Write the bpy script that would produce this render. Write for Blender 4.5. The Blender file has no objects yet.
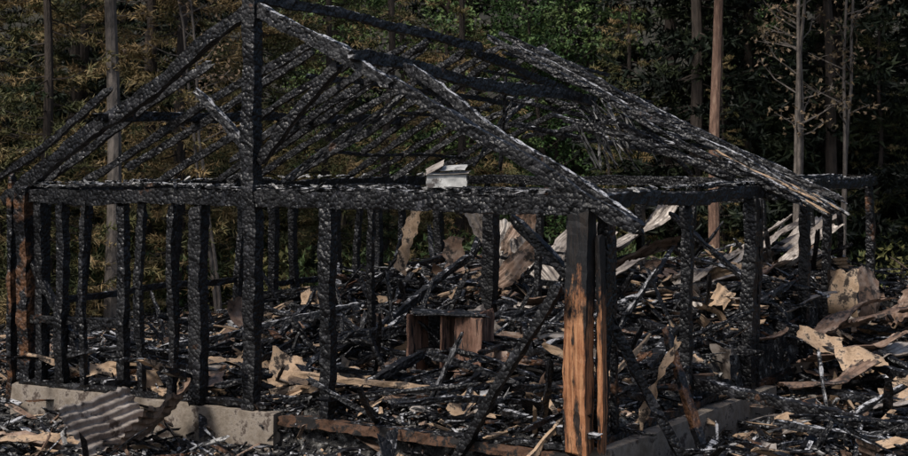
import bpy, math, random
import numpy as np
from mathutils import Vector, Matrix, noise, Euler
random.seed(7); rng=np.random.default_rng(7)
S=bpy.context.scene
U=random.uniform
# ------------------------------------------------------------------ materials
def newmat(name):
    m=bpy.data.materials.new(name); m.use_nodes=True
    nt=m.node_tree; return m,nt,nt.nodes['Principled BSDF']
def ramp(nt,stops,src,interp='LINEAR'):
    r=nt.nodes.new('ShaderNodeValToRGB'); e=r.color_ramp.elements; r.color_ramp.interpolation=interp
    while len(e)<len(stops): e.new(0.5)
    for i,(p,c) in enumerate(stops):
        e[i].position=p; e[i].color=(c[0],c[1],c[2],1) if not isinstance(c,(int,float)) else (c,c,c,1)
    nt.links.new(src,r.inputs[0]); return r.outputs[0]
def tc(nt,scale=(1,1,1)):
    t=nt.nodes.new('ShaderNodeTexCoord')
    if scale==(1,1,1): return t.outputs['Object']
    mp=nt.nodes.new('ShaderNodeMapping'); mp.inputs['Scale'].default_value=scale
    nt.links.new(t.outputs['Object'],mp.inputs['Vector']); return mp.outputs[0]
def nz(nt,v,scale,detail=6,rough=.6,dist=0):
    n=nt.nodes.new('ShaderNodeTexNoise'); n.inputs['Scale'].default_value=scale; n.inputs['Detail'].default_value=detail
    n.inputs['Roughness'].default_value=rough; n.inputs['Distortion'].default_value=dist
    nt.links.new(v,n.inputs['Vector']); return n.outputs['Fac']
def mix(nt,f,a,b,mode='MIX'):
    m=nt.nodes.new('ShaderNodeMix'); m.data_type='RGBA'; m.blend_type=mode
    for s,k in ((f,0),(a,6),(b,7)):
        if hasattr(s,'is_linked'): nt.links.new(s,m.inputs[k])
        else: m.inputs[k].default_value=s if k==0 else (s[0],s[1],s[2],1)
    return m.outputs[2]
def mth(nt,op,a,b=0.0):
    m=nt.nodes.new('ShaderNodeMath'); m.operation=op; m.use_clamp=False
    for s,k in ((a,0),(b,1)):
        if hasattr(s,'is_linked'): nt.links.new(s,m.inputs[k])
        else: m.inputs[k].default_value=s
    return m.outputs[0]
def bump(nt,b,h,strength,dist=.02):
    n=nt.nodes.new('ShaderNodeBump'); n.inputs['Strength'].default_value=strength; n.inputs['Distance'].default_value=dist
    nt.links.new(h,n.inputs['Height']); nt.links.new(n.outputs[0],b.inputs['Normal'])
def upz(nt):
    g=nt.nodes.new('ShaderNodeNewGeometry'); s=nt.nodes.new('ShaderNodeSeparateXYZ'); nt.links.new(g.outputs['True Normal'],s.inputs[0]); return s.outputs[2]

def char_mat(name,brown=0.68,ash=.57,pale=(.30,.30,.315),side=.03,vs=24):
    m,nt,b=newmat(name); v=tc(nt)
    n1=nz(nt,v,7,4,.65); c=ramp(nt,[(.38,(.002,.002,.0025)),(.58,(.006,.006,.007)),(.70,(.03,.03,.034))],n1)
    nb=nz(nt,v,1.9,4,.7); f=ramp(nt,[(brown,0.),(brown+.06,1.)],nb)
    c=mix(nt,f,c,ramp(nt,[(.35,(.015,.008,.005)),(.66,(.12,.055,.025))],n1))
    na=nz(nt,v,9,5,.75); fa=ramp(nt,[(ash,0.),(ash+.06,1.)],na)
    up=ramp(nt,[(.45,side),(.85,1.)],upz(nt)); fa=mth(nt,'MULTIPLY',fa,up)
    c=mix(nt,fa,c,pale); nt.links.new(c,b.inputs['Base Color'])
    vo=nt.nodes.new('ShaderNodeTexVoronoi'); vo.inputs['Scale'].default_value=vs; nt.links.new(v,vo.inputs['Vector'])
    h=mth(nt,'ADD',mth(nt,'MULTIPLY',mth(nt,'POWER',vo.outputs['Distance'],2.),-1.2),mth(nt,'MULTIPLY',na,1.2))
    bump(nt,b,h,.7,.018)
    nt.links.new(ramp(nt,[(.42,.30),(.6,.55)],nb),b.inputs['Roughness']); b.inputs['Specular IOR Level'].default_value=.3
    return m
def gen_mat(name,stops,scale=4,detail=5,rough=.8,dirt=None,bumps=(30,.4,.01),metal=0,stretch=(1,1,1),spec=.3):
    m,nt,b=newmat(name); v=tc(nt,stretch)
    c=ramp(nt,stops,nz(nt,v,scale,detail,.68,.0))
    if dirt:
        f=ramp(nt,[(dirt[0],0.),(dirt[0]+.08,1.)],nz(nt,v,dirt[1],5,.75)); c=mix(nt,f,c,dirt[2])
    nt.links.new(c,b.inputs['Base Color']); b.inputs['Roughness'].default_value=rough; b.inputs['Metallic'].default_value=metal
    b.inputs['Specular IOR Level'].default_value=spec
    bump(nt,b,nz(nt,v,bumps[0],2,.7),bumps[1],bumps[2]); return m
M={}
M['char']=char_mat('charred_wood')
M['charbrown']=char_mat('charred_wood_brown',.5,.57)
M['charash']=char_mat('charred_wood_ashy',.66,.48,(.35,.35,.365),.06)
M['grey']=gen_mat('ash_grey_wood',[(.3,(.06,.06,.062)),(.5,(.18,.175,.17)),(.7,(.36,.35,.34))],9,dirt=(.48,6,(.015,.015,.016)))
M['tan']=gen_mat('scorched_board',[(.3,(.11,.07,.04)),(.5,(.33,.23,.15)),(.7,(.52,.42,.32))],5,dirt=(.51,5,(.035,.026,.02)))
M['white']=gen_mat('plaster_fragment',[(.3,(.13,.13,.13)),(.6,(.40,.39,.38))],6,dirt=(.5,8,(.05,.05,.05)))
M['rust']=gen_mat('rusty_metal',[(.3,(.05,.03,.022)),(.5,(.17,.11,.078)),(.7,(.30,.235,.19))],4,rough=.5,dirt=(.51,5,(.03,.024,.02)),metal=.2)
M['tin']=gen_mat('scorched_roof_metal',[(.3,(.09,.07,.058)),(.46,(.20,.17,.145)),(.6,(.34,.30,.265)),(.72,(.46,.44,.41))],3,6,rough=.45,dirt=(.52,3.5,(.04,.031,.026)),bumps=(14,.2,.01),spec=.5,metal=.15)
M['steel']=gen_mat('fixture_steel',[(.3,(.16,.16,.16)),(.5,(.32,.315,.30)),(.7,(.52,.52,.51))],9,rough=.45,dirt=(.53,7,(.05,.04,.035)),bumps=(14,.2,.01),spec=.5)
M['concrete']=gen_mat('concrete',[(.3,(.09,.07,.052)),(.48,(.18,.15,.12)),(.6,(.28,.245,.21)),(.75,(.36,.33,.29))],4,7,dirt=(.52,4,(.06,.045,.036)),bumps=(30,.6,.01))
M['ash']=gen_mat('ash_ground',[(.34,(.006,.006,.007)),(.5,(.022,.021,.020)),(.58,(.095,.09,.083)),(.7,(.34,.335,.325))],7,8,.95,bumps=(25,.9,.04))
def orange(name,zc,k1,k2,k3):
    m,nt,b=newmat(name); v=tc(nt,(26,26,1.3))
    c=ramp(nt,[(.34,k1),(.48,k2),(.66,k3)],nz(nt,v,1.0,5,.7,.2))
    v2=tc(nt); s=nt.nodes.new('ShaderNodeSeparateXYZ'); nt.links.new(v2,s.inputs[0])
    n2=nz(nt,tc(nt,(3,3,1.2)),2.,6,.75)
    zz=mth(nt,'ADD',s.outputs[2],mth(nt,'MULTIPLY',n2,2.0))
    f=ramp(nt,[(0.,0.),(.25,1.)],mth(nt,'SUBTRACT',zz,zc))
    c=mix(nt,f,c,(.005,.005,.006))
    f2=ramp(nt,[(.51,0.),(.58,1.)],nz(nt,tc(nt,(9,9,1.0)),1.2,6,.75)); c=mix(nt,f2,c,(.014,.010,.008))
    nt.links.new(c,b.inputs['Base Color']); b.inputs['Roughness'].default_value=.6; b.inputs['Specular IOR Level'].default_value=.3
    bump(nt,b,nz(nt,tc(nt,(24,24,6)),1,5),.9,.02); return m
M['orange']=orange('half_burnt_timber',2.3,(.07,.028,.012),(.24,.10,.045),(.38,.20,.10))
M['sill']=gen_mat('scorched_sill_timber',[(.35,(.02,.012,.008)),(.5,(.10,.05,.028)),(.68,(.25,.14,.07))],4,dirt=(.46,4,(.010,.009,.009)),bumps=(20,.7,.012))
M['cab']=gen_mat('burnt_cabinet_wood',[(.3,(.03,.018,.012)),(.5,(.15,.08,.055)),(.7,(.30,.19,.14))],2,dirt=(.52,3,(.012,.01,.01)),stretch=(5,5,.8))
def leafmat(name,c1,c2,c3,scale=.9):
    m,nt,b=newmat(name); v=tc(nt); oi=nt.nodes.new('ShaderNodeObjectInfo')
    n=mth(nt,'ADD',nz(nt,v,scale,1,.7),mth(nt,'MULTIPLY',mth(nt,'SUBTRACT',oi.outputs['Random'],.5),.22))
    c=ramp(nt,[(.33,c1),(.5,c2),(.66,c3)],n); nt.links.new(c,b.inputs['Base Color'])
    b.inputs['Roughness'].default_value=.6; b.inputs['Specular IOR Level'].default_value=.2
    return m
M['pine']=leafmat('pine_needles',(.018,.028,.011),(.088,.085,.034),(.25,.175,.085))
M['pinedark']=leafmat('shaded_needles',(.003,.005,.003),(.008,.013,.007),(.028,.036,.016),.5)  # darker copy of the needles: deep forest shade put into the colour
M['leaf']=leafmat('green_leaves',(.02,.045,.016),(.06,.11,.035),(.14,.19,.07))
M['bushleaf']=leafmat('undergrowth_leaves',(.009,.02,.006),(.03,.05,.016),(.10,.095,.035),.6)
M['leafbrown']=leafmat('scorched_leaves',(.05,.04,.022),(.14,.10,.062),(.26,.18,.12))
M['bark']=gen_mat('bark',[(.3,(.015,.012,.010)),(.6,(.05,.038,.031))],3,4,stretch=(5,5,1),bumps=(12,.8,.03))
M['barkred']=gen_mat('pine_bark',[(.3,(.06,.035,.025)),(.55,(.17,.10,.07)),(.7,(.27,.19,.135))],3,4,stretch=(6,6,1.2),bumps=(12,.8,.03))
M['barkpale']=gen_mat('pale_bark',[(.3,(.03,.026,.023)),(.6,(.13,.11,.095))],3,4,stretch=(4,4,1.5),bumps=(12,.6,.02))
M['soil']=gen_mat('forest_soil',[(.3,(.008,.008,.006)),(.5,(.02,.018,.012)),(.7,(.04,.036,.021))],1.2,5,.95,bumps=(8,1,.06))
# ------------------------------------------------------------------ mesh builder
class MB:
    def __init__(s): s.v=[];s.f=[];s.m=[];s.mats=[]
    def mi(s,k):
        if k not in s.mats: s.mats.append(k)
        return s.mats.index(k)
    def add(s,vs,fs,k):
        o=len(s.v); s.v.extend(vs); i=s.mi(k)
        for f in fs: s.f.append([j+o for j in f]); s.m.append(i)
    def obj(s,name,parent=None,smooth=False):
        me=bpy.data.meshes.new(name); me.from_pydata([tuple(x) for x in s.v],[],s.f)
        for k in s.mats: me.materials.append(M[k])
        me.polygons.foreach_set('material_index',s.m)
        if smooth: me.polygons.foreach_set('use_smooth',[True]*len(s.f))
        me.update(); ob=bpy.data.objects.new(name,me); S.collection.objects.link(ob)
        if parent: ob.parent=parent
        return ob
def empty(name):
    e=bpy.data.objects.new(name,None); S.collection.objects.link(e); return e
def npmesh(name,verts,faces,mats,midx,parent=None):
    me=bpy.data.meshes.new(name); me.from_pydata(verts.tolist(),[],faces if isinstance(faces,list) else faces.tolist())
    for k in mats: me.materials.append(M[k])
    me.polygons.foreach_set('material_index',np.asarray(midx,dtype=np.int32)); me.update(); return me
# house frame
AX,AY=1.24,14.7; EA=(-.8509,.5254); EB=(.5254,.8509); LA,LB=7.8,9.83
def H(a,b,z): return Vector((AX+a*EA[0]+b*EB[0],AY+a*EA[1]+b*EB[1],z))
def loc(x,y): dx=x-AX;dy=y-AY; return dx*EA[0]+dy*EA[1],dx*EB[0]+dy*EB[1]
VEA=Vector((EA[0],EA[1],0))
def beam(mb,p0,p1,w,h,k='char',rough=.009,seg=.08,bow=.03,end=.75,thin=.2,roll=0):
    p0=Vector(p0);p1=Vector(p1);d=p1-p0;L=d.length;d.normalize()
    side=VEA.copy() if abs(d.z)>.95 else d.cross(Vector((0,0,1))).normalized()
    side=(side-d*side.dot(d)).normalized(); up=side.cross(d).normalized()
    if roll: R=Matrix.Rotation(roll,3,d); side=R@side; up=R@up
    n=max(3,int(L/seg)); so=Vector((U(0,99),U(0,99),U(0,99))); vs=[];fs=[]
    prof=[(-1,-1),(0,-1.03),(1,-1),(1.03,0),(1,1),(0,1.03),(-1,1),(-1.03,0)]
    for i in range(n+1):
        t=i/n; q=so+Vector((t*L*1.1,0,0)); c=p0+d*(L*t)
        c=c+side*noise.noise(q*.6)*bow*2+up*noise.noise(q*.6+Vector((9,9,9)))*bow*2
        s1=1-thin*(.5+noise.noise(q*2.3)); s2=1-thin*(.5+noise.noise(q*2.3+Vector((5,5,5))))
        if i in(0,n): s1*=end;s2*=end; 
        for (x,y) in prof:
            jx=U(-rough,rough); jy=U(-rough,rough); jd=U(-1,1)*(.05 if i in(0,n) else .01)
            vs.append(c+side*(x*w*.5*s1+jx)+up*(y*h*.5*s2+jy)+d*jd)
    for i in range(n):
        for j in range(8):
            a=i*8+j;b=i*8+(j+1)%8; fs.append([a,b,b+8,a+8])
    fs.append(list(range(8))[::-1]); fs.append([n*8+j for j in range(8)])
    mb.add(vs,fs,k)
# ------------------------------------------------------------------ HOUSE
house=empty('burned_timber_house')
mb=MB()
beam(mb,H(3.75,0,-.22),H(7.9,0,-.22),.22,.48,'concrete',.005,.12,0,1,.02)
beam(mb,H(-.1,.2,-.24),H(-.1,5.0,-.24),.22,.44,'concrete',.005,.12,0,1,.02)
beam(mb,H(7.8,.2,-.24),H(7.8,9.8,-.24),.22,.44,'concrete',.006,.12,0,1,.02)
beam(mb,H(.1,9.83,-.24),H(7.6,9.83,-.24),.22,.44,'concrete',.006,.12,0,1,.02)
mb.obj('foundation',house)
mb=MB()
beam(mb,H(.1,0,-.08),H(3.7,0,-.07),.2,.12,'sill'); beam(mb,H(.1,-.02,.0),H(3.2,-.02,.0),.12,.06,'char')
beam(mb,H(3.9,0.03,.06),H(7.8,0.03,.06),.13,.07,'char'); beam(mb,H(0,.3,.02),H(0,9.8,.02),.13,.08,'charbrown')
beam(mb,H(7.8,.1,.04),H(7.8,9.8,.04),.13,.07); beam(mb,H(.1,9.83,.04),H(7.7,9.83,.04),.13,.07)
mb.obj('sill_plates',house)
mb=MB()
beam(mb,H(-.12,0,2.40),H(8.0,0,2.38),.15,.19,'char',.012,.06,.02); beam(mb,H(.4,.02,2.52),H(7.6,.03,2.50),.13,.04,'charash',.01)
beam(mb,H(0,.1,2.42),H(0,5.6,2.38),.14,.15,'char',.012); beam(mb,H(0,5.4,2.46),H(0,9.95,2.47),.14,.15,'char',.012)
beam(mb,H(7.8,-.1,2.42),H(7.8,9.9,2.40),.14,.17,'char',.012); beam(mb,H(0,9.83,2.40),H(7.8,9.83,2.42),.14,.16,'char')
beam(mb,H(.05,3.2,2.5),H(.02,8.5,2.56),.1,.05,'charash')
beam(mb,H(.1,4.9,2.34),H(7.7,4.9,2.36),.12,.15,'char')
mb.obj('wall_plates',house)
mb=MB()
for t,w,z0,z1,k in [(.527,.19,.0,4.95,'char'),(.395,.16,0,2.3,'char'),(.627,.2,0,2.3,'char'),(.686,.1,0,2.3,'char'),
    (.742,.08,0,2.3,'char'),(.778,.13,0,2.3,'char'),(.862,.08,.0,2.3,'char'),(.906,.14,0,2.3,'char'),(.992,.2,-.05,2.5,'charbrown'),(.965,.12,0,2.35,'char')]:
    beam(mb,H(t*LA,0,z0),H(t*LA+U(-.05,.05),U(-.04,.04),z1),w,w*.9,k,.010,.07,.035,.9)
beam(mb,H(4.25,.13,0),H(4.2,.1,2.6),.1,.1)
beam(mb,H(8.05,.02,-.3),H(8.02,0,2.6),.09,.12,'charbrown')
for s,w,z1,k in [(.045,.13,2.35,'char'),(.075,.08,2.3,'charbrown'),(.271,.12,2.3,'char'),(.466,.19,2.35,'char'),(.485,.1,2.3,'char'),(.671,.14,2.35,'char'),(.769,.12,2.3,'char'),(1.0,.13,2.55,'charbrown')]:
    beam(mb,H(0,s*LB,0),H(U(-.04,.04),s*LB+U(-.05,.05),z1),w,w,k,.010,.07,.035,.9)
for m_,w in [(.03,.12),(.10,.1),(.2,.08),(.286,.13),(.42,.12),(.51,.14),(.568,.12),(.674,.12),(.737,.1),(.804,.13),(.88,.12),(1.,.16)]:
    beam(mb,H(7.8,m_*LB,0),H(7.8,m_*LB+U(-.1,.1),2.34),w,w,'char',.010,.08,.04,.9)
for n_,w in [(.208,.12),(.12,.1),(.50,.13),(.62,.1),(.78,.1),(.88,.11)]:
    beam(mb,H(7.8*(1-n_),9.83,0),H(7.8*(1-n_)+U(-.05,.05),9.83,2.34),w,w,'char',.010,.08,.04,.9)
for (a,b,w) in [(3.9,4.9,.19),(3.2,5.0,.09),(4.6,3.0,.09)]:
    beam(mb,H(a,b,.1),H(a+U(-.05,.05),b,2.3),w,w,'char',.010,.08,.04,.9)
mb.obj('wall_studs',house)
mb=MB()
beam(mb,H(.0,.0,-.02),H(0.,0,2.32),.24,.2,'orange',.005,.07,.015,1,.08)
beam(mb,H(-.17,.12,-.02),H(-.17,.12,2.1),.06,.12,'orange',.005,.1,.02,.9)
beam(mb,H(.15,.03,-.02),H(.14,.03,2.3),.06,.1,'char',.012,.06,.03,.9)
mb.obj('corner_post',house)
mb=MB()
beam(mb,H(5.9,0.03,.86),H(7.75,0.03,.84),.08,.1); beam(mb,H(6.9,.05,.65),H(7.7,.05,.9),.07,.08)
beam(mb,H(7.8,.3,1.0),H(7.8,4.2,1.02),.07,.09); beam(mb,H(7.8,5.,.85),H(7.8,9.4,.9),.07,.09)
beam(mb,H(7.7,.02,1.6),H(6.6,.02,.05),.09,.09); beam(mb,H(1.2,9.8,.9),H(5,9.8,1.0),.07,.09)
beam(mb,(.62,15.6,2.22),(1.2,15.25,1.62),.11,.11,'char')
beam(mb,H(4.95,.02,3.62),H(4.1,.02,2.85),.09,.1,'charash',.008)
beam(mb,H(4.0,.02,2.75),H(3.0,.1,3.9),.11,.11,'char')
beam(mb,H(4.0,.3,2.5),H(2.9,1.2,3.6),.07,.08,'char')
mb.obj('braces',house)
# ---- roof
ZR,ZP,RA=4.56,2.5,4.05
def slope(side,q,b):
    a=RA+(LA-RA)*q if side=='L' else RA*(1-q)
    return a,b,ZR-(ZR-ZP)*q
def rafter(mb,side,b,q0,q1,w=.08,h=.14,k='char',db=0,dz0=0,dz1=0,**kw):
    a0,b0,z0=slope(side,q0,b); a1,b1,z1=slope(side,q1,b+db)
    beam(mb,H(a0,b0,z0+dz0),H(a1,b1,z1+dz1),w,h,k,.010,.08,.045,.6,thin=.32,**kw)
mb=MB()
rafter(mb,'L',0,0.02,1.1,.12,.2,'char'); rafter(mb,'L',-.55,.45,1.13,.07,.1,'char')
rafter(mb,'R',0,.0,.45,.12,.18,'charash'); rafter(mb,'R',0.02,.43,1.17,.11,.16,'char')
for i,(b,q0,q1,w) in enumerate([(.6,.3,1.12,.06),(1.15,0,1.1,.06),(1.75,.15,.9,.07),(2.3,.02,1.1,.07),(3.0,0,.85,.06),(3.6,0,1.0,.06),(4.1,.1,1.1,.07),(4.7,.05,1.05,.06),
      (5.4,0,1.1,.07),(6.1,.1,.8,.08),(6.8,0,1.0,.07),(7.6,.15,1.1,.07),(8.4,.3,1.1,.07),(9.2,.4,1.1,.07),(9.75,.2,1.1,.1)]):
    rafter(mb,'L',b,q0,q1,w,.11,'char' if i%4 else 'charash',db=U(-.35,.35),dz0=U(-.3,.02))
rafter(mb,'R',.55,.40,1.12,.08,.12,'charash',db=-.35,dz0=.1,dz1=.05)
rafter(mb,'R',.75,.38,.62,.1,.12,'char',db=-.2,dz0=.12,dz1=.0)
for b,q0,q1,dz0,dz1,k,db in [(5.0,.02,1.14,-.02,.06,'char',-.1),(5.15,.1,1.16,.05,.12,'charash',.05),(5.45,.0,1.12,.02,.1,'char',.1),(5.7,.12,1.2,.1,.12,'char',-.25),(5.85,.45,1.2,.1,.2,'charash',-.1),(5.2,.35,1.06,-.3,-.05,'char',-.2),(6.1,.2,1.1,-.1,.12,'char',-.2),
    (4.7,.4,.92,-.45,-.05,'char',.3),(5.5,.45,1.0,-.5,-.02,'char',.2)]:
    rafter(mb,'R',b,q0,q1,U(.06,.085),U(.08,.12),k,db=db,dz0=dz0,dz1=dz1)
mb.obj('rafters',house)
mb=MB()
beam(mb,H(RA,-.1,4.66),H(RA-.05,4.85,4.38),.1,.13,'charash',.010,.07,.05,thin=.3)
a,b,z=slope('R',.34,0); beam(mb,H(a,b-.15,z+.06),H(a,b+5.7,z-.26),.11,.16,'charash',.010,.07,.04,thin=.3)
a,b,z=slope('L',.6,0); beam(mb,H(a,b-.25,z+.06),H(a,b+6.4,z+.04),.1,.13,'char',.010,.07,.04,thin=.3)
a,b,z=slope('L',.3,0); beam(mb,H(a,2.4,z),H(a,7.9,z-.25),.07,.08,'char')
beam(mb,H(RA-.1,4.6,4.3),H(RA+.3,8.6,3.8),.1,.12,'char')
for q in (.12,.3,.52,.7):
    a,b,z=slope('R',q,0); beam(mb,H(a,5.0+U(0,.6),z-.05),H(a-U(.1,.5),6.6+U(0,.8),z-.3),.05,.05,'char')
for q in (.1,.2,.42,.5,.8):
    a,b,z=slope('L',q,0); beam(mb,H(a,4.5+U(0,2),z),H(a,7.6+U(0,2),z-.1),.05,.05,'char')
for i in range(16):
    beam(mb,H(U(1.5,4.6),U(4.5,7.5),U(2.6,3.4)),H(U(1.5,4.6),U(4.5,7.5),U(3.0,4.0)),.05,.06,random.choice(['char','charash']))
mb.obj('ridge_and_purlins',house)
mb=MB()
for i in range(260):
    r=random.random()
    if r<.5: p=H(U(.3,7.7),U(-.07,.07),2.54)
    elif r<.8: p=H(U(-.07,.07),U(1,9.8),2.53)
    else: p=H(7.8+U(-.07,.07),U(.2,9.8),2.52)
    d=Vector((U(-1,1),U(-1,1),U(-.15,.2))).normalized()*U(.02,.09)
    beam(mb,p-d,p+d,U(.02,.05),U(.01,.03),random.choice(['char','charash','grey','charash','white']),.008,.1,0)
for i in range(34):
    p=H(RA*(1-.42)+U(-.3,.3),5.2+U(-.3,.4),3.5+U(-.25,.15)); q=p+Vector((U(.05,.5),U(-.2,.2),U(-.75,-.2)))
    beam(mb,p,q,U(.02,.05),U(.008,.02),random.choice(['grey','charash','white','grey']),.006,.06,.08,thin=.5)
for i in range(40):
    b=U(4.9,6.1); a0,_,z0=slope('R',U(.85,1.0),b); a1,_,z1=slope('R',U(1.05,1.22),b)
    beam(mb,H(a0,b,z0+.1),H(a1,b+U(-.1,.1),z1+U(.02,.16)),U(.02,.04),.02,random.choice(['grey','tan','charash']),.006,.08,.03)
mb.obj('loose_splinters',house)
# ------------------------------------------------------------------ terrain
def ss(x,a,b):
    t=min(1,max(0,(x-a)/(b-a))); return t*t*(3-2*t)
def hz(x,y,fine=True):
    a,b=loc(x,y)
    ins=ss(a,-.05,.12)*(1-ss(a,7.65,7.85))*ss(b,-.02,.14)*(1-ss(b,9.75,10.2))
    P=Vector((x,y,0))
    n=noise.noise(P*.9)*.5+noise.noise(P*2.3+Vector((7,3,1)))*.3
    hin=-.02+.22*ss(b,.5,3)+.5*ss(b,3,8.5)+.36*n+ .3*ss(a,4.5,2)*ss(b,2,5)
    hin=max(hin,-.02)
    out=-.38+.10*n
    if a<0: out+= .75*ss(b,4.5,9.5)*math.exp(a/4.0)*(1+.5*n)+.15*ss(-a,.7,2)
    if b>9.8: out+=.5*math.exp(-(b-9.8)/2.2)*(1+n)*(1 if -1<a<8.5 else .4)
    z=ins*hin+(1-ins)*out
    if fine: z+=.035*noise.noise(P*9)+.025*noise.noise(P*19)
    return z
xs=np.arange(-10.5,12.5,.085); ys=np.arange(12,34,.085)
vs=[]; 
for y in ys:
    for x in xs:
        e=min(1,(x+10.5)/1.5,(12.4-x)/1.5,(y-12)/1,(33.9-y)/2.); 
        vs.append((x,y,hz(x,y)-(1-max(e,0))*.35))
nx=len(xs); fs=[[j*nx+i,j*nx+i+1,(j+1)*nx+i+1,(j+1)*nx+i] for j in range(len(ys)-1) for i in range(nx-1)]
mb=MB(); mb.add(vs,fs,'ash'); mb.obj('ash_covered_floor',smooth=False)
def gz(x,y):
    r=ss(y,40,140)*32+ss(y,140,400)*20
    return -.5+r+noise.noise(Vector((x*.05,y*.05,0)))*.3*ss(y,34,60)*4
def axis(lo,hi,c,f=.9): 
    out=[];s=f; x=c
    while x<hi: out.append(x); x+=s; s*=1.09
    x=c-f; s=f
    while x>lo: out.append(x); x-=s; s*=1.09
    return sorted(out+[lo,hi])
gx=axis(-600,600,0);gy=axis(-300,700,35)
mb=MB(); n_=len(gx)
mb.add([(x,y,gz(x,y)) for y in gy for x in gx],[[j*n_+i,j*n_+i+1,(j+1)*n_+i+1,(j+1)*n_+i] for j in range(len(gy)-1) for i in range(n_-1)],'soil')
mb.obj('ground',smooth=True)
# ------------------------------------------------------------------ debris chips
def rotm(n,flat):
    yaw=rng.uniform(0,2*np.pi,n); p=rng.normal(0,flat,n); r=rng.normal(0,flat,n)
    cy,sy,cp,sp,cr,sr=np.cos(yaw),np.sin(yaw),np.cos(p),np.sin(p),np.cos(r),np.sin(r)
    R=np.empty((n,3,3))
    R[:,0,0]=cy*cp;R[:,0,1]=cy*sp*sr-sy*cr;R[:,0,2]=cy*sp*cr+sy*sr
    R[:,1,0]=sy*cp;R[:,1,1]=sy*sp*sr+cy*cr;R[:,1,2]=sy*sp*cr-cy*sr
    R[:,2,0]=-sp;R[:,2,1]=cp*sr;R[:,2,2]=cp*cr
    return R
CUB=np.array([(-1,-1,-1),(1,-1,-1),(1,1,-1),(-1,1,-1),(-1,-1,1),(1,-1,1),(1,1,1),(-1,1,1)],float)*.5
CF=np.array([(3,2,1,0),(4,5,6,7),(0,1,5,4),(1,2,6,5),(2,3,7,6),(3,0,4,7)])
def scatter(name,n,dims,flat,mats,probs,region,lift=.02):
    X=[];Y=[];Z=[]
    while len(X)<n:
        x=U(-8,9.5);y=U(14.2,31); 
        if not region(x,y): continue
        X.append(x);Y.append(y);Z.append(hz(x,y,False))
    lo,hi=dims; D=np.exp(rng.uniform(np.log(lo),np.log(hi),(n,3)))
    V=CUB[None]*(1+rng.uniform(-.45,.25,(n,8,3)))*D[:,None,:]
    V=np.einsum('nij,nkj->nki',rotm(n,flat),V)
    V+=np.stack([X,Y,np.array(Z)+rng.uniform(0,lift,n)],1)[:,None,:]
    F=(CF[None]+(np.arange(n)*8)[:,None,None]).reshape(-1,4)
    mi=np.repeat(rng.choice(len(mats),n,p=probs),6)
    me=npmesh(name,V.reshape(-1,3),F,mats,mi); ob=bpy.data.objects.new(name,me); S.collection.objects.link(ob); return ob
def clearstrip(a,b): return (-.6<a<.0 and b<5) or (-.55<b<-.0 and a>3.4)
def region(x,y):
    a,b=loc(x,y)
    if -.02<b<9.9 and -.1<a<7.8: return True
    if clearstrip(a,b): return random.random()<.2
    return a<0 or random.random()<.5
deb=empty('fire_debris')
ms=['char','charash','grey','white','tan','charbrown','rust']
o=scatter('small_chips',50000,((.02,.015,.008),(.10,.07,.03)),.5,ms,[.44,.19,.11,.05,.10,.07,.04],region,.07); o.parent=deb
o=scatter('charcoal_sticks',11000,((.15,.015,.012),(.55,.05,.04)),.3,ms,[.55,.17,.06,.02,.07,.09,.04],region,.18); o.parent=deb
o=scatter('board_pieces',2200,((.25,.05,.012),(.8,.15,.03)),.32,ms,[.46,.15,.05,.01,.14,.12,.07],region,.25); o.parent=deb
mb=MB()
def rnd_pt():
    while True:
        x=U(-6.5,8);y=U(14.6,29)
        a,b=loc(x,y)
        if 2.4<x<5.2 and 20<y<24 and random.random()<.6: continue
        if (.1<b<10 and .2<a<7.6) or (a<-.8 and b>1 and random.random()<.6): return x,y
for i in range(500):
    x,y=rnd_pt(); L=U(.6,2.4); yaw=U(0,math.pi) if random.random()<.5 else random.gauss(.2,.5); z=hz(x,y,False)+U(.0,.36); p=random.gauss(0,.2)
    d=Vector((math.cos(yaw)*math.cos(p),math.sin(yaw)*math.cos(p),math.sin(p)))*L/2
    w=random.choice([.05,.07,.09,.13]); beam(mb,Vector((x,y,z))-d,Vector((x,y,z))+d,w,U(.03,.09),random.choice(['char']*8+['charash']*2+['charbrown','tan']),.01,.1,.06,thin=.35)
for i in range(130):
    x,y=rnd_pt(); L=U(.4,1.3); z=hz(x,y,False); yaw=U(0,6.28); p=U(.4,1.2)
    d=Vector((math.cos(yaw)*math.cos(p),math.sin(yaw)*math.cos(p),math.sin(p)))*L
    beam(mb,Vector((x,y,z-.05)),Vector((x,y,z))+d,U(.04,.1),U(.02,.08),random.choice(['char','char','char','charash']),.01,.1,.05,thin=.35)
mb.obj('charred_boards',deb)
for p0,p1,w,k in [((1.03,14.55,1.62),(-.02,15.3,-.25),.12,'char'),((2.45,17.3,.32),(5.1,15.5,-.02),.16,'char'),((1.6,15.2,1.2),(2.42,15.3,-.2),.12,'char'),
   ((-.7,16.5,.14),(1.24,17.5,.38),.13,'char'),((1.2,16.1,.3),(2.3,17.3,.5),.1,'char'),((3.4,20.5,.8),(5.6,18.4,.25),.14,'char'),((4.3,19.4,.45),(6.2,16.8,.1),.11,'char'),((-3.6,18.6,.5),(-1.2,19.6,.9),.1,'charash'),
   ((-1.5,18.3,.6),(.9,19.2,.85),.12,'char'),((3.0,18.2,.6),(1.5,20.6,1.0),.12,'char'),((.2,21.2,1.4),(-1.2,19.6,.5),.12,'char'),((2.3,16.1,1.0),(2.6,15.6,-.2),.1,'charbrown'),((3.0,21,2.0),(4.3,19.5,.8),.09,'char')]:
    m2=MB(); beam(m2,p0,p1,w,w*.85,k,.010,.07,.05,thin=.25); m2.obj('charred_beam')
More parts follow.
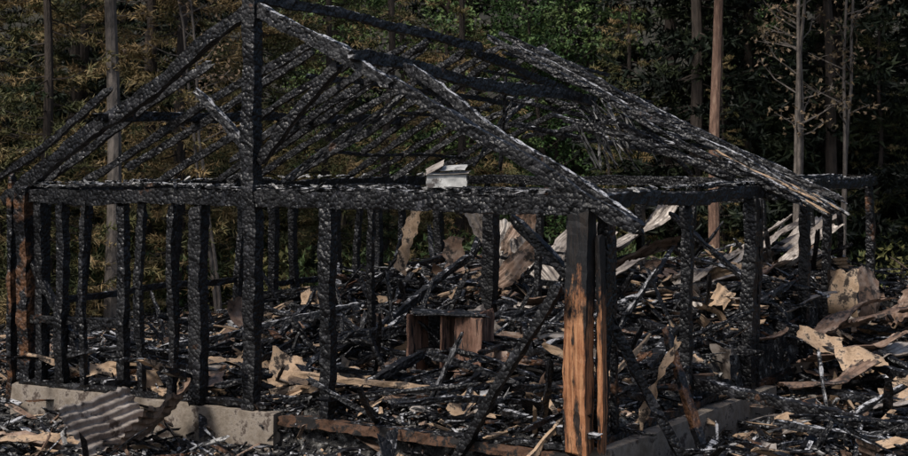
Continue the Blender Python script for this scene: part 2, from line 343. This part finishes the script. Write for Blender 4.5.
# ------------------------------------------------------------------ sheets
def sheet(mb,c,w,l,rot,k,corr=.014,per=.085,crump=.07,bend=0.0,sharp=1.,rag=.1):
    R=Euler([math.radians(r) for r in rot]).to_matrix(); nxx=max(4,int(w/(per/6)) if corr else int(w/.04)); nyy=max(5,int(l/.05))
    so=Vector((U(0,50),U(0,50),0)); vs=[]
    for j in range(nyy+1):
        for i in range(nxx+1):
            x=(i/nxx-.5)*w; y=(j/nyy-.5)*l
            z=corr*math.sin(2*math.pi*x/per)+crump*noise.noise(so+Vector((x*1.7,y*1.7,0)))*2+bend*(y/l*2)**2
            if sharp: z+=crump*.9*sharp*(.35-abs(noise.noise(so+Vector((x*3.1,y*3.1,3)))))+crump*.3*sharp*(.3-abs(noise.noise(so+Vector((x*9,y*9,6)))))
            ex=rag*noise.noise(so+Vector((i*.35,0,8)))*(j/nyy-.5)*2; ey=rag*noise.noise(so+Vector((0,j*.4,18)))*(i/nxx-.5)*2
            vs.append(Vector(c)+R@Vector((x+ey,y+ex,z)))
    mb.add(vs,[[j*(nxx+1)+i,j*(nxx+1)+i+1,(j+1)*(nxx+1)+i+1,(j+1)*(nxx+1)+i] for j in range(nyy) for i in range(nxx)],k)
def sh(name,*a,**kw):
    m2=MB(); sheet(m2,*a,**kw); return m2.obj(name,smooth=True)
CS='corrugated_metal_sheet'
T,R_='tin','rust'
for c,w,l,rot,k in [((4.1,22,1.35),.7,2.6,(20,-16,-66),T),((3.5,21.3,1.2),.6,2.2,(16,-14,-50),T),((5.0,23.2,1.4),.8,2.4,(20,-12,-60),T),((2.7,22.4,1.35),.45,1.5,(24,-25,-80),R_),((3.9,20.7,1.1),.45,2.0,(18,-25,-58),R_),((4.7,21.8,1.3),.5,2.2,(24,-10,-72),T),((3.1,20.6,1.0),.4,1.8,(8,-16,-86),T),((4.4,22.6,1.5),.4,2.2,(24,-30,-60),T),
    ((5.0,18.7,.42),.5,1.4,(10,-14,-75),R_),((5.6,18.9,.45),.5,1.7,(12,-15,-60),T),((6.0,20.2,.75),.5,2.0,(14,-16,-60),R_),((5.9,17.6,.1),.45,1.3,(10,-12,-50),T),((4.4,20.2,.8),.5,1.6,(16,-10,-75),T),((5.2,20.0,.75),.45,1.7,(12,-18,-50),R_),((4.4,17.6,.2),.4,1.2,(10,-12,-70),R_),((5.1,17.2,.05),.4,1.2,(10,-10,-55),T),
    ((-3.76,16.3,.0),.62,1.3,(4,54,-20),T),((-3.2,16.35,.02),.62,1.3,(4,-50,-14),R_),((.75,23,1.5),.45,.8,(62,10,-15),T),((1.25,22.3,1.3),.5,.9,(55,-20,30),T),((1.9,23.6,1.4),.8,1.2,(35,15,-50),T),
    ((7.0,22.3,.9),.7,2.3,(15,-20,-40),R_),((1.5,20.4,.95),.4,1.1,(20,-20,-80),R_),((3.6,18.9,.5),.4,1.3,(6,-10,-70),R_),((2.8,24.8,1.4),.9,2,(30,0,-80),T),((.9,21.4,1.3),.35,.8,(60,30,-60),R_),((.5,23.2,1.7),.35,.8,(70,-30,20),T),((1.0,22.8,1.7),.4,.8,(75,20,-40),R_),((6.6,19.2,.5),.5,1.6,(16,-22,-60),T),((2.2,21.4,1.1),.4,1.3,(18,-20,-60),T)]:
    sh(CS,c,w,l,rot,k,corr=.018,per=.10,crump=U(.04,.08),bend=U(-.08,.12),sharp=.6,rag=.08)
for c,w,l,rot,k,n in [((-1.95,17.6,.38),.45,.45,(45,10,20),'tan','scorched_panel'),((-1.5,17.4,.3),.8,.3,(25,-10,-20),'tan','scorched_panel'),((-1.2,17.1,.33),.22,.45,(75,0,50),'tin','bent_metal_plate'),
    ((-1.45,16.75,-.1),.35,.45,(60,10,-40),'tin','bent_metal_plate'),((-.72,23,1.55),.2,1.0,(75,20,20),'tan','scorched_panel'),((5.4,21,.95),.5,.6,(80,0,-30),'tan','scorched_panel'),((5.9,21.3,.9),.45,.7,(80,5,35),'rust','scorched_panel'),
    ((-2.4,18.1,.35),1.3,.25,(20,5,15),'tan','scorched_panel'),((4.6,18.9,.5),.6,.4,(25,15,-10),'tan','scorched_panel'),((5.3,17.4,.15),.7,.4,(25,-10,40),'tan','scorched_panel'),((-2.8,19.5,.8),.35,.4,(60,0,60),'rust','bent_metal_plate'),
    ((.6,17.8,.45),.6,.3,(30,10,-30),'rust','bent_metal_plate'),((.0,23.6,1.3),.3,.5,(70,0,10),'rust','bent_metal_plate'),((2.1,15.7,.4),.1,1.2,(70,20,-60),'tan','scorched_panel'),((4.9,18.1,.4),.55,.35,(30,5,10),'tan','scorched_panel'),
    ((-4.6,16.3,-.25),1.1,.2,(8,4,20),'tan','scorched_panel'),((-4.9,16.5,-.3),1.5,.14,(4,4,-15),'rust','scorched_panel')]:
    sh(n,c,w,l,rot,k,corr=0,crump=.08,bend=U(-.08,.12),sharp=.9,rag=.08)
mb=MB()
for i in range(620):
    x,y=(rnd_pt() if i%3 else (U(2.8,7),U(16.8,24))); 
    if clearstrip(*loc(x,y)): continue
    sheet(mb,(x,y,hz(x,y,False)+U(.05,.3)),U(.06,.3),U(.1,.5),(random.gauss(5,30),random.gauss(0,30),U(0,360)),random.choice(['tin','tan','rust','rust','tin','tan','tan','tan','char']),corr=0 if random.random()<.6 else .012,crump=U(.03,.09),rag=.05)
mb.obj('crumpled_scraps',deb,smooth=True)
# ------------------------------------------------------------------ cabinet
cab=empty('wooden_cabinet'); cx,cy=-.04,18.4
def panel(n,p0,p1,w,h,k='cab'):
    m2=MB(); beam(m2,p0,p1,w,h,k,.006,.08,.008,1,.06); m2.obj(n,cab)
z0,z1=.22,.92
panel('side_left',(cx-.4,cy,z0),(cx-.4,cy,z1),.035,.45); panel('side_right',(cx+.4,cy,z0),(cx+.42,cy,z1+.03),.035,.45)
panel('top',(cx-.43,cy,z1+.04),(cx+.44,cy,z1+.01),.5,.035,'char'); panel('back',(cx-.2,cy+.22,z0),(cx-.2,cy+.22,z1),.5,.02,'char')
panel('door',(cx+.2,cy-.24,z0+.03),(cx+.22,cy-.22,z1-.04),.40,.025); panel('shelf',(cx-.38,cy,.5),(cx+.38,cy,.49),.4,.025,'char'); panel('divider',(cx-.02,cy-.02,z0),(cx-.02,cy-.02,z1),.03,.4)
panel('plinth',(cx-.4,cy-.2,.22),(cx+.4,cy-.2,.22),.04,.08)
fx=empty('metal_fixture_box'); c=H(1.56,.02,2.56)
m2=MB(); kw=dict(corr=0,crump=.012,sharp=.4,rag=.02)
sheet(m2,c+Vector((0,-.05,.06)),.42,.13,(84,0,-2),'steel',**kw); sheet(m2,c+Vector((0,.04,.135)),.48,.24,(4,-3,-4),'tin',**kw)
sheet(m2,c+Vector((-.12,.04,.20)),.22,.2,(14,-30,-8),'tin',corr=0,crump=.03,sharp=.5,rag=.04); sheet(m2,c+Vector((.08,.05,.19)),.26,.2,(16,6,-10),'steel',corr=0,crump=.03,sharp=.5,rag=.04); sheet(m2,c+Vector((-.21,.06,.07)),.13,.2,(0,90,0),'tin',**kw); sheet(m2,c+Vector((.21,.06,.07)),.13,.2,(0,90,0),'tin',**kw)
sheet(m2,c+Vector((0,.16,.07)),.42,.13,(90,0,0),'tin',**kw); m2.obj('casing',fx,smooth=True)
# ------------------------------------------------------------------ trees
def tube(mb,pts,rs,k,n=7):
    vs=[];fs=[]
    for i,p in enumerate(pts):
        d=(pts[min(i+1,len(pts)-1)]-pts[max(i-1,0)]).normalized(); s=d.orthogonal().normalized(); t=d.cross(s)
        for j in range(n):
            a=2*math.pi*j/n; vs.append(p+(s*math.cos(a)+t*math.sin(a))*rs[i])
    for i in range(len(pts)-1):
        for j in range(n): fs.append([i*n+j,i*n+(j+1)%n,(i+1)*n+(j+1)%n,(i+1)*n+j])
    mb.add(vs,fs,k)
def needles(mb,C,D,length,width,k,per=5,spread=.9):
    n=len(C); C=np.repeat(C,per,0); D=np.repeat(D,per,0)+rng.normal(0,spread,(n*per,3)); D/=np.linalg.norm(D,axis=1)[:,None]
    L=rng.uniform(.6,1.2,n*per)[:,None]*length; Sd=np.cross(D,rng.normal(0,1,(n*per,3))); Sd/=np.linalg.norm(Sd,axis=1)[:,None]+1e-6
    V=np.stack([C-Sd*width/2,C+Sd*width/2,C+D*L+Sd*width*.15],1).reshape(-1,3)
    o=len(mb.v); mb.v.extend(map(tuple,V.tolist())); i=mb.mi(k); m=n*per
    mb.f.extend((np.arange(m*3).reshape(-1,3)+o).tolist()); mb.m.extend([i]*m)
def pine(seed,h=14,z0=.6,nb=120,bl=2.3,leaf='pine',bark='bark',r0=.14,nl=.15,nw=.028,bias=1.4,sp=.11,per=5):
    random.seed(seed); mb=MB()
    ph=U(0,9); pts=[Vector((noise.noise(Vector((ph,i*.3,0)))*.25,noise.noise(Vector((ph,i*.3,5)))*.25,-.3+(h+.3)*i/14)) for i in range(15)]
    tube(mb,pts,[r0*(1-.9*i/14)+.01 for i in range(15)],bark,9)
    def tp(z): 
        f=max(0,min(13.999,(z+.3)/(h+.3)*14)); i=int(f); return pts[i].lerp(pts[i+1],f-i)
    C=[];D=[]
    for i in range(nb):
        z=z0+(h-z0)*(random.random()**bias); l=bl*(1-.8*(z-z0)/(h-z0))*U(.55,1.1); phi=U(0,6.28)
        d=Vector((math.cos(phi),math.sin(phi),0)); sd=Vector((-d.y,d.x,0)); b0=tp(z); dr=U(.1,.5); up=U(.1,.5)
        f=lambda r:b0+d*l*r+Vector((0,0,(-dr*r+up*r*r)*l))
        tube(mb,[f(0),f(.35),f(.7),f(1)],[.022,.016,.01,.004],bark,3)
        for s in range(int(5+l*5)):
            r=U(.2,1.); p=f(r); td=(d*U(.3,1)+sd*random.choice([-1,1])*U(.3,1)+Vector((0,0,U(-.35,.25)))).normalized(); tl=U(.25,.55)*l*(1.15-r*.6)
            for q in range(max(2,int(tl/sp))):
                t=(q+random.random()*.5)*sp; C.append(p+td*t+Vector((0,0,-.15*t*t))); D.append(td)
    needles(mb,np.array([tuple(c) for c in C]),np.array([tuple(x) for x in D]),nl,nw,leaf,per=per)
    o=mb.obj('t'); me=o.data; bpy.data.objects.remove(o); return me
def broad(seed,h=12,z0=2,nb=60,leaf='leaf',bark='bark',r0=.14,ls=.1,forks=1,spread=2.6,lpt=26,lean=.05):
    random.seed(seed); mb=MB(); C=[];D=[]
    for s in range(forks):
        dirn=Vector((U(-1,1)*(.16 if forks>1 else lean),U(-1,1)*.1,1)); pts=[Vector((0,0,-.3))]
        for i in range(1,13): pts.append(pts[-1]+(dirn+Vector((U(-.07,.07),U(-.07,.07),0))).normalized()*(h+.3)/12)
        tube(mb,pts,[r0*(1-.88*i/12)+.008 for i in range(13)],bark,7)
        for i in range(nb//forks):
            f=U(z0/h,.99)*12; k=int(min(f,11.9)); b0=pts[k].lerp(pts[k+1],f-k); phi=U(0,6.28); l=spread*U(.4,1)*(1-.55*f/12)
            d=Vector((math.cos(phi),math.sin(phi),U(.2,.9))).normalized()
            mid=b0+d*l*.5+Vector((U(-.1,.1),U(-.1,.1),0)); e=mid+(d+Vector((U(-.4,.4),U(-.4,.4),U(-.2,.4)))).normalized()*l*.5
            tube(mb,[b0,mid,e],[.022,.014,.005],bark,4)
            for q in range(4):
                s0=mid.lerp(e,U(0,1)); e2=s0+Vector((U(-1,1),U(-1,1),U(-.3,.7)))*l*.33; tube(mb,[s0,e2],[.008,.003],bark,3)
                for _ in range(lpt//4): C.append(e2+Vector((random.gauss(0,.2),random.gauss(0,.2),random.gauss(0,.15)))); D.append(Vector((U(-1,1),U(-1,1),U(-.8,.3))))
    if C and lpt: needles(mb,np.array([tuple(c) for c in C]),np.array([tuple(x) for x in D]),ls,ls*.6,leaf,per=3,spread=.7)
    o=mb.obj('t'); me=o.data; bpy.data.objects.remove(o); return me
pines=[pine(11,nw=.034,nl=.17),pine(12,13,.4,130,2.5,nw=.034,nl=.17),pine(13,15,1.0,120,2.1,nw=.034,nl=.17)]
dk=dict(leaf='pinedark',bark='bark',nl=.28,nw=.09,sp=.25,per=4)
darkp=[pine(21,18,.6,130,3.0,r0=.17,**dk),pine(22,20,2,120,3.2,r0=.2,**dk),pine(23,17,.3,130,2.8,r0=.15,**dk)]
tall=[pine(31,19,7.5,90,2.6,'pine','barkred',.12,.18,.04,1.),pine(32,18,6.8,80,2.4,'pine','barkpale',.15,.18,.04,1.)]
birch=[broad(41,11,3.2,54,'leafbrown','barkpale',.05,.09,3,1.6,16),broad(42,10,4,40,'leafbrown','barkpale',.045,.09,2,1.5,16)]
greens=[broad(51,13,2.5,90,'leaf','bark',.15,.13,1,3.4,60),broad(52,12,1.5,90,'leaf','bark',.13,.13,2,3.0,60)]
def put(name,me,x,y,s=1,rz=None,parent=None,sz=None):
    o=bpy.data.objects.new(name,me); o.location=(x,y,gz(x,y)); o.scale=(s,s,sz or s); o.rotation_euler=(0,0,U(0,6.28) if rz is None else rz)
    S.collection.objects.link(o)
    if parent: o.parent=parent
    return o
random.seed(5)
for x,y,i,s in [(-9.2,30,0,1),(-7.8,28.6,1,.9),(-5.6,30.5,2,1),(-4.2,32,0,.95),(-10.4,33.5,1,1.1),(-6.8,33.5,0,1.1),(-2.8,33,1,.85),(-8.9,36,2,1.1),(-4.8,36,1,1.1),(-1.6,35.5,2,.9),(-11,29,2,1),(0.2,37,0,.9),(4.3,36.5,1,.7),(-12.5,35,0,1.1),(9.6,34,2,.55),(3.4,33,0,.35),(6.0,33.5,2,.4)]:
    put('pine_tree',pines[i],x,y,s)
put('pine_tree',tall[0],5.2,30,1,0.5); put('pine_tree',tall[1],-6.45,28.2,1,1.2)
put('birch_tree',birch[0],6.9,30,1,.3); put('birch_tree',birch[1],8.0,31,1,2.3); put('birch_tree',birch[1],-4.6,29.5,.9,4.3)
for x,y,i,s in [(1.4,40,0,.9),(3.2,41,1,.95),(-.8,42,1,1),(2.6,39,1,.7),(8.6,40,0,.6),(-3,40,0,.8)]: put('broadleaf_tree',greens[i],x,y,s)
forest=empty('forest')
for row,(y0,n,sp) in enumerate([(37.5,9,3.1),(42,13,3),(47,13,3.8),(55,15,4.6)]):
    for i in range(n):
        x=(i-(n-1)/2)*sp+U(-1,1); y=y0+U(-2,2)
        if row==0 and x<5: continue
        if row==1 and -5<x<5: continue
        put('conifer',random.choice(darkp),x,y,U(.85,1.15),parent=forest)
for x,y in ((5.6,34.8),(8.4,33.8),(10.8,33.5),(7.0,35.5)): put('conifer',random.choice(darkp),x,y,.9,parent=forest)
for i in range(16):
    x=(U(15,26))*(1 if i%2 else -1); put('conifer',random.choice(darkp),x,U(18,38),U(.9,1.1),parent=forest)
mb=MB(); n=2400; C=[]
for i in range(n):
    x=U(-14,15);y=U(29.5,36); hgt=1.3+1.1*noise.noise(Vector((x*.5,y*.5,0)))
    for _ in range(7): C.append((x+random.gauss(0,.25),y+random.gauss(0,.25),gz(x,y)+U(.1,1)*max(.3,hgt)))
C=np.array(C); D=rng.normal(0,.5,(len(C),3))+np.array([0,0,.6]); needles(mb,C,D,.14,.07,'bushleaf',per=3,spread=.6)
mb.obj('undergrowth')
# ------------------------------------------------------------------ light
W=bpy.data.worlds.new('World'); S.world=W; W.use_nodes=True; nt=W.node_tree
sky=nt.nodes.new('ShaderNodeTexSky'); sky.sky_type='NISHITA'; sky.sun_disc=False
EL,AZ=math.radians(52),math.radians(222)
sky.sun_elevation=EL; sky.sun_rotation=AZ; sky.dust_density=3; sky.air_density=1
nt.links.new(sky.outputs[0],nt.nodes['Background'].inputs[0]); nt.nodes['Background'].inputs[1].default_value=.15
sl=bpy.data.lights.new('sun','SUN'); sl.energy=4.4; sl.angle=math.radians(12); sl.color=(1,.95,.88)
so=bpy.data.objects.new('sun',sl); S.collection.objects.link(so)
dirv=Vector((math.sin(AZ)*math.cos(EL),math.cos(AZ)*math.cos(EL),math.sin(EL)))
so.rotation_euler=dirv.to_track_quat('Z','Y').to_euler()
S.view_settings.view_transform='Standard'; S.view_settings.look='None'; S.view_settings.exposure=0
cam=bpy.data.cameras.new('camera'); cam.lens=59.5; cam.sensor_width=36; cam.shift_y=-.086; cam.clip_end=2000
cam.dof.use_dof=True; cam.dof.focus_distance=17.5; cam.dof.aperture_fstop=4.5
co=bpy.data.objects.new('camera',cam); S.collection.objects.link(co); co.location=(0,0,2.94); co.rotation_euler=(math.radians(90),0,0)
S.camera=co
